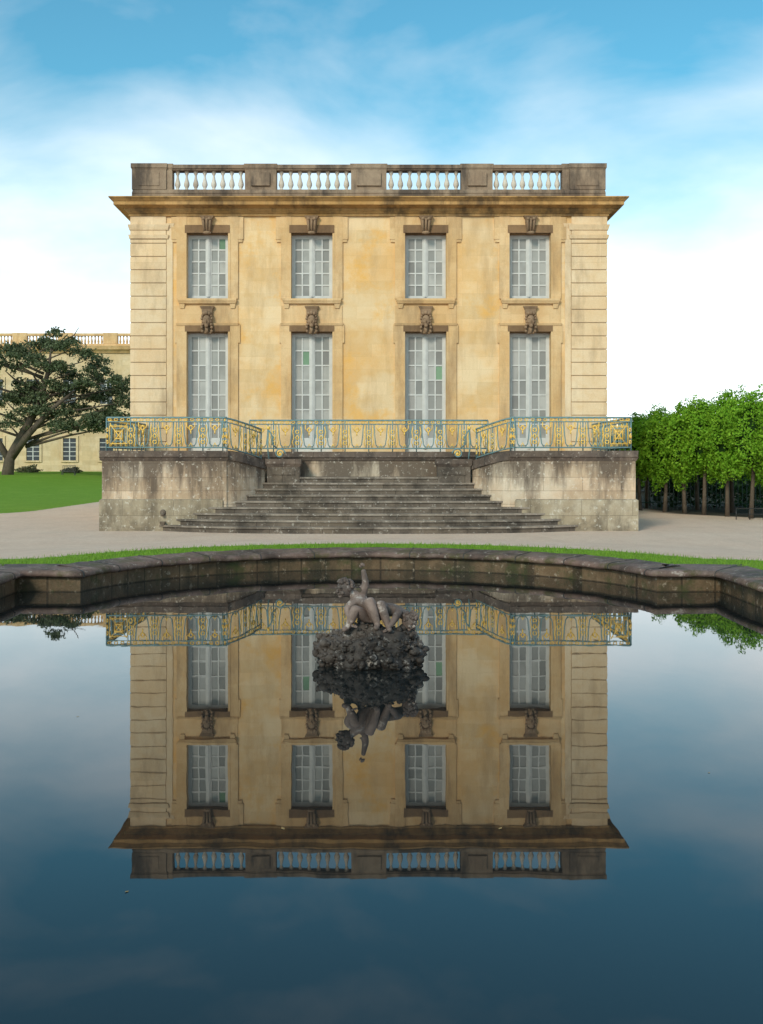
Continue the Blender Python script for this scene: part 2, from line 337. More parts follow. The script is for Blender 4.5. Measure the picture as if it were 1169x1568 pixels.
for wi,x in enumerate(WX):
    for s in (-1,1):
        mb.box(x+s*.72,x+s*1.07,F-.06,F+.05,2.3,6.84); mb.box(x+s*.72,x+s*.80,F-.075,F+.05,2.3,6.6)
        mb.box(x+s*1.072,x+s*1.13,F-.055,F+.05,6.2,6.84)
        mb.box(x+s*.72,x+s*1.07,F-.06,F+.05,7.735,10.598); mb.box(x+s*.72,x+s*.80,F-.075,F+.05,7.74,10.0)
        mb.box(x+s*1.072,x+s*1.25,F-.055,F+.05,9.8,10.58); mb.box(x+s*1.072,x+s*1.22,F-.05,F+.05,9.7,9.79)
        mb.frus(*sorted((x+s*.78,x+s*.98)),F-.10,F,7.40,7.55,-.03,.0)
    mb.box(x-1.06,x+1.06,F-.03,F+.05,6.842,7.5)
    mb.frus(x-1.07,x+1.07,F-.08,F+.05,6.80,6.88,0,.03)
    mb.frus(x-.98,x+.98,F-.12,F+.1,7.56,7.65,0,.04); mb.box(x-1.02,x+1.02,F-.17,F+.4,7.65,7.73)
    mb.box(x-.718,x+.718,F-.045,F+.05,10.3,10.595)
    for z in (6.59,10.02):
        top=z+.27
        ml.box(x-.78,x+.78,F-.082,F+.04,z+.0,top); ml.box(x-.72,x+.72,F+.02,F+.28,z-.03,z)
    def key(z0,z1,w0,w1,d0,d1):
        v=[(x-w0,F-d0,z0),(x+w0,F-d0,z0),(x+w0,F+.05,z0),(x-w0,F+.05,z0),(x-w1,F-d1,z1),(x+w1,F-d1,z1),(x+w1,F+.05,z1),(x-w1,F+.05,z1)]
        mm.add(v,[(3,2,1,0),(4,5,6,7),(0,1,5,4),(1,2,6,5),(2,3,7,6),(3,0,4,7)])
    key(10.0,10.5,.13,.19,.12,.24); mm.frus(x-.2,x+.2,F-.22,F,10.5,10.58,.0,.05)
    for dx in (-.11,0,.11): mm.tube([(x+dx*.8,F-.14,10.02),(x+dx,F-.22,10.3),(x+dx*1.1,F-.27,10.48)],.045,6)
    mm.ell((x,F-.2,10.0),(.14,.09,.06)); 
    for dx in (-.1,.1): mm.ell((x+dx,F-.27,10.47),(.07,.06,.06))
    key(6.52,7.38,.14,.19,.10,.14); mm.frus(x-.2,x+.2,F-.14,F,7.36,7.46,.0,.05)
    mm.ell((x,F-.2,6.95),(.15,.13,.21))
    mm.ell((x,F-.32,6.93),(.028,.05,.06)); mm.ell((x,F-.29,6.84),(.05,.03,.018)); mm.ell((x,F-.27,6.77),(.07,.07,.07))
    for s in (-1,1):
        mm.ell((x+s*.055,F-.29,7.01),(.05,.04,.02)); mm.ell((x+s*.07,F-.27,6.9),(.045,.045,.05))
        for j in range(5): mm.ell((x+s*(.15+.02*math.sin(j*2)),F-.2,7.12-j*.1),(.05,.06,.055))
        mm.ell((x+s*.09,F-.22,7.2),(.08,.08,.07)); mm.ell((x+s*.16,F-.14,6.6),(.05,.05,.06))
    mm.ell((x,F-.24,7.22),(.07,.08,.08)); mm.tube([(x,F-.2,6.72),(x,F-.14,6.5)],.07,6,r1=.03)
    for (z0,z1,rows,fan) in ((TZ+.03,6.56,7,0),(7.735,9.99,5,0)):
        yf=F+.24
        mw.box(x-hw+.002,x-hw+.08,yf,yf+.1,z0,z1); mw.box(x+hw-.08,x+hw-.002,yf,yf+.1,z0,z1)
        mw.box(x-hw+.08,x+hw-.08,yf,yf+.1,z1-.09,z1); mw.box(x-hw+.08,x+hw-.08,yf,yf+.1,z0,z0+(.45 if rows==7 else .1))
        mw.box(x-.06,x+.06,yf-.025,yf+.08,z0+.1,z1-.09); mw.box(x-.018,x+.018,yf-.05,yf,z0+.1,z1-.09)
        zb=z0+(.45 if rows==7 else .1); zt=z1-.09
        for s in (-1,1):
            xa,xb=x+s*.06,x+s*(hw-.08)
            xm=(xa+xb)/2; mw.box(xa,xa+s*.045,yf+.01,yf+.07,zb,zt); mw.box(xb-s*.045,xb,yf+.01,yf+.07,zb,zt)
            mw.box(xm-.024,xm+.024,yf+.02,yf+.06,zb,zt)
            for r_ in range(rows+1):
                zz=zb+(zt-zb)*r_/rows; hh=.024 if 0<r_<rows else .04
                mw.box(xa+s*.045,xm-s*.024,yf+.022,yf+.058,zz-hh,zz+hh); mw.box(xm+s*.024,xb-s*.045,yf+.022,yf+.058,zz-hh,zz+hh)
            for r_ in range(rows):
                for (u0,u1) in ((xa,xm),(xm,xb)):
                    u0,u1=sorted((u0,u1)); za=zb+(zt-zb)*r_/rows; zc=zb+(zt-zb)*(r_+1)/rows
                    tl=[random.uniform(-.006,.006) for _ in range(2)]; yy=yf+.045
                    m=0
                    if (wi,rows,r_,s,u0>x+.3 or u0<x-.4) in ((0,5,4,1,True),(1,7,5,-1,False),(2,7,4,1,True)): m=1
                    mg.add([(u0,yy+tl[0],za),(u1,yy+tl[1],za),(u1,yy-tl[0],zc),(u0,yy-tl[1],zc)],[(0,1,2,3)],m)
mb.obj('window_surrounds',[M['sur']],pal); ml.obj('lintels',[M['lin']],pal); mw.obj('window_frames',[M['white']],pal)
mg.obj('window_panes',[M['gla'],M['glg']],pal); mm.obj('keystone_masks',[M['mas']],pal)
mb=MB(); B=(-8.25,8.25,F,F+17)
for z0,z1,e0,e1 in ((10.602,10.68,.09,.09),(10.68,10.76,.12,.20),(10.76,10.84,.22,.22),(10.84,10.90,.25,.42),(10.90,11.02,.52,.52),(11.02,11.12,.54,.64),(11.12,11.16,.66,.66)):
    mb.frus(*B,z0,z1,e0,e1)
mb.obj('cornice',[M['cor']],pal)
mb=MB(); mbb=MB()
prf=[(.075,0),(.075,.05),(.04,.07),(.06,.12),(.092,.2),(.085,.28),(.05,.40),(.034,.50),(.034,.55),(.055,.57),(.055,.60),(.07,.62),(.07,.68)]
def bay(p0,p1,nb):
    for i in range(nb):
        f=(i+.5)/nb; cx=p0[0]+(p1[0]-p0[0])*f; cy=p0[1]+(p1[1]-p0[1])*f
        mbb.lathe(cx,cy,[(r*1.08,11.55+z) for r,z in prf],8)
bays=[(-6.85,-4.32),(-3.22,-.62),(.62,3.22),(4.32,6.75)]
mb.box(-8.25,8.25,F+.02,F+.5,11.162,11.42); mb.frus(-8.25,8.25,F+.0,F+.52,11.42,11.55,.0,-.03)
for a,b in bays:
    bay((a,F+.26),(b,F+.26),8); mb.frus(a-.02,b+.02,F+.08,F+.46,12.23,12.29,-.01,.02); mb.box(a-.02,b+.02,F+.035,F+.49,12.292,12.42)
prs=[(-8.25,-7.05,0),(-7.05,-6.85,.05),(-4.32,-3.22,.05),(-.62,.62,.05),(3.22,4.32,.05),(6.75,7.0,.05),(7.0,8.25,0)]
for a,b,o in prs:
    mb.box(a+.002,b-.002,F+.01+o,F+.51,11.552,12.24)
    mb.frus(a,b,F+.01+o,F+.51,12.24,12.30,.0,.025); mb.box(a-.03+(.035 if a in(-7.05,) else 0),b+.03-(.035 if b==7.0 else 0),F-.03+o,F+.55-o*.3,12.302,12.45)
for a,b in ((-4.1,-3.45),(-.42,.42),(3.45,4.1),(-8.0,-7.3),(7.25,8.0)): mb.box(a,b,F-.012,F+.1,11.68,12.14)
for s in (-1,1):
    x0=s*8.25; x1=s*7.77
    mb.box(x0-s*.02,x1,F+.525,F+17,11.162,11.55); mb.box(x0-s*.01,x1,F+.56,F+17,12.25,12.43)
    for k in range(5):
        ya=F+1.3+k*3.9; mb.box(x0+s*.01,x1-s*.01,ya-.6,ya,11.55,12.44)
        if k<4: bay((s*8.0,ya+.1),(s*8.0,ya+3.2),10)
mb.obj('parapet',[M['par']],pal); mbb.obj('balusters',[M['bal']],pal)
mb=MB(); mb.box(-7.7,7.7,F+.55,F+16.9,11.163,11.3); mb.obj('roof',[M['roof']],pal)
# ---------------------------------------------------------------- terrace with steps
D=32.8; ter=empty('stone_terrace')
mb=MB(); mc=MB(); mp=MB(); mq=MB()
for s in (-1,1):
    x0,x1=sorted((s*4.19,s*7.86)); mb.box(x0,x1,D,F-.001,-.1,2.08)
    a,b=sorted((s*4.17,s*7.88)); mc.frus(a,b,D-.01,F,2.081,2.2,.0,.06); mc.frus(a,b,D-.07,F,2.2,TZ,.03,.04)
    a,b=sorted((s*4.3,s*7.93)); mp.frus(a,b,D-.06,F-.002,-.1,.92,.0,.0); mp.frus(a,b,D-.06,F-.002,.92,.96,.0,-.05)
mb.box(-4.3,4.3,35.0,F-.001,-.1,2.1); mc.frus(-4.25,4.25,34.96,F-.01,2.101,2.2,.0,.05); mc.box(-4.25,4.25,34.88,F-.01,2.2,TZ-.003)
def slope_path(s,n=9):
    pts=[]
    for i in range(n):
        f=i/(n-1); x=4.19-1.0*(f**.75); y=D+.05+1.4*(f**1.15); pts.append((s*x,y,TZ-.30*f))
    return pts
for s in (-1,1):
    pts=slope_path(s)
    def wall(m,off,thick,zt,zb):
        inner=[];outer=[]
        for i,p in enumerate(pts):
            a=Vector(pts[max(0,i-1)][:2]);b=Vector(pts[min(len(pts)-1,i+1)][:2]);tt=(b-a).normalized(); nn=Vector((tt.y,-tt.x))*(1 if s<0 else -1)
            if nn.x*s<0: nn=-nn
            inner.append(Vector(p[:2])-nn*off); outer.append(Vector(p[:2])+nn*thick)
        vs=[]
        for i,p in enumerate(pts):
            zt_=p[2]+zt; zb_=(p[2]+zb) if zb>-1 else -.1
            vs+= [(*inner[i],zb_),(*inner[i],zt_),(*outer[i],zt_),(*outer[i],zb_)]
        fs=[]
        for i in range(len(pts)-1):
            for k in range(4): fs.append((i*4+k,i*4+(k+1)%4,(i+1)*4+(k+1)%4,(i+1)*4+k))
        fs.append((0,1,2,3)); e=(len(pts)-1)*4; fs.append((e,e+1,e+2,e+3)); m.add(vs,fs)
    wall(mb,0,.38,-.26,-5); wall(mc,.05,.42,-.002,-.26)
    a,b=sorted((s*2.12,s*3.12)); mq.box(a,b,34.15,34.85,.5,1.9)
    mc.frus(a,b,34.15,34.85,1.9,2.0,.0,.06); mc.box(a-.05,b+.05,34.1,34.9,2.0,2.14)
    mq.box(s*2.27,s*2.97,34.12,34.3,1.66,1.84)
mb.obj('walls',[M['ter']],ter); mc.obj('copings',[M['cap']],ter); mp.obj('plinth',[M['pli']],ter)
md=MB(); xx=-6.05; md.tube([(xx,D-.05,.52),(xx,D-.18,.50)],.05,8); md.ell((xx,D-.07,.56),(.09,.06,.10)); md.frus(xx-.05,xx+.05,D-.18,D-.06,.2,.3,0,.03); md.obj('drain_spout',[M['rsr']],ter)
ms=MB()
def slab(w,df,ye,yb,z0,z1,off,m=0):
    nn=24; fr=[];
    for i in range(nn+1):
        u=-1+2*i/nn; x=u*w; y=df+(ye-df)*abs(u)**3.2
        fr.append((x,y-off+random.uniform(-.008,.008)))
    if off>0: fr=[(x*(1+off/w),y) for x,y in fr]
    poly=fr+[(w,yb),(-w,yb)]
    N=len(poly); zj=[random.uniform(-.006,.004) for _ in range(N)]
    vs=[(x,y,z0) for x,y in poly]+[(x,y,z1+(zj[i] if off>0 and i<=nn else 0)) for i,(x,y) in enumerate(poly)]
    fs=[tuple(range(N,2*N)),tuple(range(N-1,-1,-1))]+[(i,(i+1)%N,N+(i+1)%N,N+i) for i in range(N)]
    ms.add(vs,fs,m)
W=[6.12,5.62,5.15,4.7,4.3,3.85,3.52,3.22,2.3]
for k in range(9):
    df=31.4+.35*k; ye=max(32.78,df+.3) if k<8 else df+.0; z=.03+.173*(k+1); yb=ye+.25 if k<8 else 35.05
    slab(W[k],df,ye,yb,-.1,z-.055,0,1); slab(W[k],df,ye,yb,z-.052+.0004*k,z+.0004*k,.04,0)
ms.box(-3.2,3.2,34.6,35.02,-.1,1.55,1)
mq.obj('piers',[M['rsr']],ter)
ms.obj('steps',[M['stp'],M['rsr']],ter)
# ---------------------------------------------------------------- railing
def railing(name,path,corner=()):
    mbu=MB(); mgo=MB(); P_=[Vector(p) for p in path]; cum=[0]
    for i in range(1,len(P_)): cum.append(cum[-1]+(P_[i]-P_[i-1]).xy.length)
    L=cum[-1]
    def at(u,v):
        u=min(max(u,0),L)
        for i in range(1,len(P_)):
            if u<=cum[i]+1e-9: break
        f=(u-cum[i-1])/max(1e-9,cum[i]-cum[i-1]); p=P_[i-1].lerp(P_[i],f); return Vector((p.x,p.y,p.z+v))
    npn=max(1,round(L/.74)); w=L/npn
    def line(pp,r,m): m.tube([at(u,v) for u,v in pp],r*(1.25 if m is mgo else 1),5)
    us=sorted(set([L*i/24 for i in range(25)]+cum))
    for v,r in ((.98,.030),(.86,.018),(.10,.022)): line([(u,v) for u in us],r,mbu)
    def ring(cu,cv,ru,rv,r,m,n=10): line([(cu+ru*math.cos(6.2832*i/n),cv+rv*math.sin(6.2832*i/n)) for i in range(n+1)],r,m)
    nf=max(2,round(L/.185))
    for i in range(nf): ring(L*(i+.5)/nf,.92,.05,.04,.012,mgo,8)
    for i in range(npn+1):
        u=w*i
        line([(u,0),(u,.98)],.020,mbu)
        for s in (-1,1):
            if 0<=u+s*.075<=L: line([(u+s*.075,.1),(u+s*.075,.84)],.012,mbu)
        for cv in (.26,.62): ring(u,cv,.055,.055,.016,mgo,8)
        line([(u,.36),(u+.05,.44),(u,.52),(u-.05,.44),(u,.36)],.018,mgo)
    for i in range(npn):
        a=w*i; c_=a+w/2
        if i in corner or (i-npn) in corner:
            for k in (.26,.19,.11): line([(c_-k,.47-k),(c_+k,.47-k),(c_+k,.47+k),(c_-k,.47+k),(c_-k,.47-k)],.016,mgo if k!=.19 else mbu)
            line([(c_-.26,.12),(c_+.26,.8)],.012,mgo); line([(c_+.26,.12),(c_-.26,.8)],.012,mgo); continue
        for s in (-1,1):
            line([(c_+s*.21,.86),(c_+s*.18,.45),(c_+s*.15,.22),(c_+s*.09,.13)],.017,mbu)
            line([(c_+s*.12,.86),(c_+s*.12,.72),(c_+s*.05,.64)],.012,mgo)
            line([(c_+s*.27,.13),(c_+s*.22,.3),(c_+s*.27,.45),(c_+s*.23,.62),(c_+s*.27,.78)],.013,mgo)
        line([(c_-.1,.15),(c_+.1,.15)],.016,mbu)
        ring(c_,.68,.05,.07,.017,mgo,8); line([(c_,.6),(c_,.5)],.016,mgo)
        line([(c_-.05,.13),(c_,.24),(c_+.05,.13)],.015,mgo)
    e=empty(name); mbu.obj('iron_bars',[M['blue']],e); mgo.obj('gilded_ornament',[M['gold']],e)
zc=TZ
for s in (-1,1):
    railing('iron_railing',[(s*7.75,D+.1,zc),(s*4.19,D+.1,zc)],(0,))
    railing('iron_railing',[(s*7.75,D+.16,zc),(s*7.75,F-.1,zc)])
    railing('iron_railing',[(p[0]+s*.12,p[1]+.02,p[2]) for p in slope_path(s)])
railing('iron_railing',[(-3.75,35.05,zc),(3.75,35.05,zc)])
for s in (-1,1):
    mu=MB(); mg2=MB()
    for (r0_,m,rad,cx) in ((.17,mu,.022,0),(.10,mg2,.018,0)):
        pts=[]
        for i in range(26):
            a=i/25*2.6*math.pi; r_=r0_*(1-.72*i/25); pts.append((s*(2.75-r_*math.cos(a)*1.0),34.45,2.14+.17+r_*math.sin(a)))
        m.tube(pts,rad,6)
    mu.tube([(s*3.08,34.35,2.14),(s*3.12,34.35,2.5),(s*3.1,34.35,3.05)],.026,6)
    mu.tube([(s*3.08,34.35,3.03),(s*2.98,34.38,2.85),(s*2.98,34.4,2.6),(s*2.85,34.43,2.48)],.022,6)
    mg2.ell((s*2.75,34.45,2.31),(.04,.03,.04)); mg2.ell((s*3.1,34.35,3.1),(.05,.05,.06))
    e=empty('railing_scroll'); mu.obj('scroll_bar',[M['blue']],e); mg2.obj('scroll_gilding',[M['gold']],e)
# ---------------------------------------------------------------- statue
SX,SY=0.0,11.15
st=empty('putti_statue'); st.location=(SX,SY,.02); st.scale=(1.03,1.0,1.0)
bm=bmesh.new(); bmesh.ops.create_icosphere(bm,subdivisions=5,radius=1)
def rocksurf(d):
    ax=abs(d.z); r=Vector((d.x*.49,d.y*.38,d.z*.27))
    if r.z>0: r.z*= 1.0+.12*noise.noise(d*2)
    return r*(1+.26*noise.noise(d*2.1+Vector((3,1,0)))+.10*noise.noise(d*6))+Vector((0,0,.08))
for v in bm.verts: v.co=rocksurf(v.co.normalized())
me=bpy.data.meshes.new('rock'); bm.to_mesh(me); bm.free()
me.polygons.foreach_set('use_smooth',[True]*len(me.polygons))
me.materials.append(M['rok']); o=bpy.data.objects.new('rock',me); sc.collection.objects.link(o); o.parent=st
mb=MB()
ng=760
for i in range(ng):
    zz=1-2*(i+.5)/ng; ph=i*2.39996+random.uniform(-.5,.5); zz=max(-1,min(1,zz+random.uniform(-.05,.05))); rr_=math.sqrt(1-zz*zz)
    d=Vector((rr_*math.cos(ph),rr_*math.sin(ph),zz))
    p=rocksurf(d)
    if p.z<-.12: continue
    s0=random.choice((.012,.014,.018,.018,.023,.03,.045)); rot=Matrix.Rotation(random.uniform(0,6),3,'X')@Matrix.Rotation(random.uniform(0,6),3,'Z')
    mb.ell(p+d*s0*random.uniform(-.2,.6),(s0*random.uniform(.7,1.3),s0*random.uniform(.7,1.3),s0*random.uniform(.5,1)),0,8,6,rot)
    if random.random()<.5: mb.ell(p+d*s0*1.1+Vector((random.uniform(-1,1),random.uniform(-1,1),random.uniform(-1,1)))*.014,(s0*.5,s0*.5,s0*.45),0,6,5,rot)
mb.obj('rock_encrustation',[M['rok']],st)
def skin(name,chains,root):
    bm=bmesh.new(); L=bm.verts.layers.skin.verify(); nodes={}
    for ch in chains:
        prev=None
        for (k,co,r) in ch:
            if k not in nodes:
                v=bm.verts.new(co); v[L].radius=(r,r); v[L].use_root=(k==root); nodes[k]=v
            v=nodes[k]
            if prev is not None and bm.edges.get((prev,v)) is None: bm.edges.new((prev,v))
            prev=v
    me=bpy.data.meshes.new(name); bm.to_mesh(me); bm.free(); me.materials.append(M['sta'])
    o=bpy.data.objects.new(name,me); sc.collection.objects.link(o); o.parent=st
    m=o.modifiers.new('skin','SKIN'); m.use_smooth_shade=True; m.branch_smoothing=.6
    m=o.modifiers.new('sub','SUBSURF'); m.levels=2; m.render_levels=2
    return o
_=None
P0=('pel',(.03,.04,.42),.092)
A=[[P0,('bel',(-.02,.05,.52),.085),('che',(-.09,.04,.615),.09),('nk',(-.155,.01,.675),.045),('hd',(-.2,-.01,.72),.045)],
   [('che',_,_),('sr',(-.055,.06,.67),.048),('er',(-.03,.05,.78),.037),('wr',(-.05,.05,.885),.025),('pr',(-.055,.045,.92),.024)],
   [('che',_,_),('sl',(-.15,-.055,.62),.048),('el',(-.215,-.12,.53),.037),('wl',(-.17,-.19,.44),.025),('pl',(-.15,-.21,.41),.024)],
   [P0,('hr',(.06,-.04,.44),.075),('th',(.03,-.11,.55),.07),('kr',(-.005,-.17,.65),.052),('cr',(.045,-.19,.53),.05),('ar',(.085,-.2,.39),.031),('tr',(.06,-.27,.36),.025)],
   [P0,('hl',(-.03,-.05,.43),.075),('kl',(-.13,-.17,.56),.054),('cl',(-.16,-.17,.46),.05),('al',(-.2,-.18,.37),.031),('tl',(-.25,-.24,.345),.025)]]
skin('putto_seated',A,'pel')
Q0=('pel',(.15,.12,.48),.09)
Bc=[[Q0,('bel',(.21,.1,.53),.088),('che',(.29,.06,.51),.088),('nk',(.345,.02,.455),.045),('hd',(.375,0,.42),.045)],
   [('che',_,_),('s1',(.29,-.03,.50),.048),('e1',(.25,-.13,.44),.037),('w1',(.2,-.19,.38),.025),('p1',(.18,-.21,.36),.024)],
   [('che',_,_),('s2',(.35,.11,.47),.048),('e2',(.43,.1,.38),.034),('w2',(.44,.03,.3),.024)],
   [Q0,('h1',(.12,.03,.50),.072),('k1',(.11,-.14,.60),.052),('c1',(.15,-.15,.48),.048),('a1',(.19,-.16,.37),.030),('t1',(.2,-.24,.34),.025)],
   [Q0,('h2',(.1,.16,.45),.072),('k2',(.02,.22,.36),.05),('a2',(.1,.28,.3),.03)]]
skin('putto_leaning',Bc,'pel')
mb=MB()
def head(c,f,up,sc_=1.0):
    c=Vector(c);f=Vector(f).normalized();s_=Vector(up).cross(f).normalized();u=f.cross(s_).normalized()
    rot=Matrix((s_,f,u)).transposed()
    def E(p,r,n=10,k=7): mb.ell(c+rot@(Vector(p)*sc_),tuple(x*sc_ for x in r),0,n,k,rot)
    E((0,0,.0),(.066,.076,.082),16,12); E((0,.035,-.03),(.052,.045,.048))
    E((0,.086,-.008),(.012,.016,.018)); E((0,.078,-.038),(.02,.01,.007)); E((0,.07,-.064),(.02,.016,.014))
    for s in (-1,1):
        E((s*.032,.062,-.028),(.024,.02,.022)); E((s*.028,.07,.018),(.02,.012,.006)); E((s*.069,.0,-.012),(.009,.018,.022))
        E((s*.028,.068,.004),(.012,.009,.008))
    for i in range(46):
        a=random.uniform(0,6.28); b=random.uniform(-.25,1.45)
        d=Vector((math.cos(a)*math.cos(b),math.sin(a)*math.cos(b),math.sin(b)))
        if d.y>.35 and d.z<.55: continue
        E((d.x*.066,d.y*.076-.004,d.z*.08+.006),(.021,.021,.019),6,5)
head((-.23,-.01,.735),(-.75,-.62,-.15),(-.1,0,1),1.08)
head((.395,-.02,.415),(.5,-.6,-.55),(.4,0,.8),1.0)
def hand(c,dirv,side):
    c=Vector(c);d=Vector(dirv).normalized();s_=Vector(side).normalized();nrm=d.cross(s_)
    for i,(o_,l) in enumerate(((-.015,.03),(-.005,.036),(.005,.034),(.015,.027))):
        b=c+s_*o_+d*.012; mb.tube([b,b+d*l*.55,b+d*l+nrm*.008],[.0072,.0065,.005],6)
    b=c-s_*.014; mb.tube([b,b-s_*.014+d*.01,b-s_*.018+d*.026],[.0085,.0075,.0055],6)
hand((-.057,.043,.935),(-.1,0,1),(1,.3,0)); hand((-.145,-.215,.40),(.5,-.4,-.6),(.6,.6,.1)); hand((.175,-.215,.352),(-.6,-.4,-.6),(.5,-.7,.1))
mb.obj('heads_and_hands',[M['sta']],st)
# ---------------------------------------------------------------- foliage
def leafobj(name,C,size,mat,parent=None,flat=0.,outw=None):
    n=len(C); nr=rng.normal(size=(n,3)); 
    if flat: nr[:,2]=np.abs(nr[:,2])+flat
    if outw is not None: nr=nr*.7+outw
    nr/=np.linalg.norm(nr,axis=1)[:,None]
    t_=rng.normal(size=(n,3)); t_-=nr*(t_*nr).sum(1)[:,None]; t_/=np.linalg.norm(t_,axis=1)[:,None]; b_=np.cross(nr,t_)
    s_=(size*rng.uniform(.6,1.35,n))[:,None]
    V=np.stack([C-t_*s_,C-b_*s_*.55,C+t_*s_,C+b_*s_*.55],1).reshape(-1,3)
    me=bpy.data.meshes.new(name); me.from_pydata(V.tolist(),[],np.arange(n*4).reshape(-1,4).tolist()); me.materials.append(mat)
    o=bpy.data.objects.new(name,me); sc.collection.objects.link(o)
    if parent: o.parent=parent
    return o
def clipped_tree(x,y,w,zb,zt,n):
    e=empty('clipped_linden_tree')
    u=rng.normal(size=(n,3)); u/=np.linalg.norm(u,axis=1)[:,None]
    p=np.abs(u); nrm=(p**3.2).sum(1)**(1/3.2); sh=u/nrm[:,None]
    rad=rng.random(n)**.28
    ph=rng.uniform(0,6,6)
    lump=1+.15*np.sin(sh[:,0]*5+ph[0])*np.sin(sh[:,2]*6+ph[1])+.13*np.sin(sh[:,1]*7+ph[2]+sh[:,2]*4)+.08*np.sin(sh[:,2]*15+ph[3])*np.sin(sh[:,0]*14+ph[4])
    taper=1-.16*np.clip(sh[:,2],0,1)
    C=sh*(rad*lump)[:,None]*np.array([w,w,(zt-zb)/2]); C[:,:2]*=taper[:,None]; C+=np.array([x,y,(zb+zt)/2])
    low=sh[:,2]<-.3; C[low,2]+=.3*np.sin(C[low,0]*5+ph[5])
    k=np.sin(C[:,0]*7+ph[0])*np.sin(C[:,1]*6+ph[1])*np.sin(C[:,2]*7+ph[2])>-.42; C=C[k];o_=sh[k]
    leafobj('leaves',C,.058,M['lf'],e,outw=o_*.8)
    mb=MB(); lean=random.uniform(-.12,.12)
    mb.tube([(x,y,-.05),(x+lean*.4,y,.8),(x+lean,y,2.2),(x+lean,y,3.3)],[.10,.075,.06,.03],7)
    for i in range(6):
        a=random.uniform(0,6.28); z0=random.uniform(1.5,2.4); mb.tube([(x+lean*.8,y,z0),(x+lean+.4*math.cos(a),y+.4*math.sin(a),z0+.5),(x+.75*math.cos(a),y+.75*math.sin(a),z0+1.1)],[.04,.03,.015],5)
    mb.obj('trunk',[M['bark']],e)
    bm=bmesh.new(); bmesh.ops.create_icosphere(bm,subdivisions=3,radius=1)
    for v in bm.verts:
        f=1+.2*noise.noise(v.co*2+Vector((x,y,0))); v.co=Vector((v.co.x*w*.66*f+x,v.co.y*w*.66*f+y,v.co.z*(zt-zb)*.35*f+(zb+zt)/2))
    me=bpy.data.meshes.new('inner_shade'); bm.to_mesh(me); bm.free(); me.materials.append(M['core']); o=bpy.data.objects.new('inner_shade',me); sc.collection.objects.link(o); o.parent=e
for (x,y,zt) in ((11.5,47.2,3.85),(12.1,45.5,4.05),(12.55,44.2,4.2),(12.95,43.0,4.35),(13.4,41.6,4.45),(13.8,40.2,4.5),(14.4,38.6,4.6)):
    clipped_tree(x,y,.84+random.uniform(-.05,.1),1.5+random.uniform(-.15,.15),zt+random.uniform(-.12,.12),11000)
for (x,y,zt) in ((12.4,49.6,4.1),(14.0,47.4,4.4),(14.7,45.0,4.6),(15.3,42.4,4.75),(16.2,40.0,4.8),(13.2,52.5,4.2)):
    clipped_tree(x,y,1.1,1.6,zt+random.uniform(-.1,.12),6500)
def mass(name,x0,x1,y0,y1,z0,z1,n,size,mat):
    C=np.stack([rng.uniform(x0,x1,n),rng.uniform(y0,y1,n),z0+(z1-z0)*rng.random(n)**.8],1)
    C[:,2]*=1+.08*np.sin(C[:,0]*1.3)+.05*np.sin(C[:,0]*3.1+1)
    return leafobj(name,C,size,mat)
mass('yew_hedge',13.0,30,50,52,0,2.7,14000,.11,M['lfd'])
mass('distant_trees',16,60,75,82,0,4.2,9000,.35,M['lfd'])
mb=MB()
for i in range(60):
    x=11.6+i*.16; y=49.0-.3*(x-11.6)*1.6; mb.box(x,x+.03,y,y+.03,0,1.35); 
mb.tube([(11.6,49.0,1.3),(21,44.5,1.3)],.025,4); mb.tube([(11.6,49.0,.3),(21,44.5,.3)],.025,4)
mb.obj('trellis_fence',[M['green']])
mb=MB()
for i in range(7):
    x=13.0+i*.45; y=39.4-.3*i*.3; mb.tube([(x,y,0),(x,y,.42)],.018,5)
mb.tube([(13.0,39.4,.42),(15.7,38.86,.42)],.018,5); mb.tube([(13.0,39.4,.22),(15.7,38.86,.22)],.014,5)
mb.obj('low_iron_fence',[M['iron']])
# cedar
ced=empty('cedar_tree'); bx,by,bz=-37.4,116,.3
mb=MB()
mb.tube([(bx-.3,by,bz-.3),(bx,by,2.5),(bx+1.6,by,5.5),(bx+3.2,by,8.5),(bx+4.1,by,12),(bx+4.3,by,14.0)],[.7,.55,.45,.36,.2,.08],9)
mb.tube([(bx+.1,by,2.5),(bx+2.2,by-1,5),(bx+4.6,by-1,7.6),(bx+7,by-1,9.5)],[.42,.36,.25,.1],7)
mb.tube([(bx,by,2.2),(bx-1.4,by,4.6),(bx-2.5,by,8),(bx-3,by,11)],[.4,.33,.25,.1],7)
mb.tube([(bx+4.3,by,13.6),(bx+5.6,by,14.8),(bx+6.7,by,15.4),(bx+7.2,by,16.2)],[.12,.09,.06,.03],5)
mb.tube([(bx+6.2,by,15.1),(bx+7.9,by,15.3)],[.05,.02],5)
s147=116/1705
spec=[(20,540,26),(48,528,26),(85,524,22),(105,536,24),(128,552,20),(8,566,26),(66,560,30),(108,570,28),(148,578,22),(32,588,28),(86,598,30),(140,604,26),(176,594,20),(190,580,14),(10,614,26),(58,628,26),(112,628,32),(162,626,26),(192,614,16),(140,650,26),(176,652,18),(98,650,22),(14,648,22),(-20,545,36),(-40,580,40),(-30,620,40),(-60,640,40),(190,640,14),(50,608,26),(155,640,22),(30,548,20),(128,590,24)]
Cs=[]
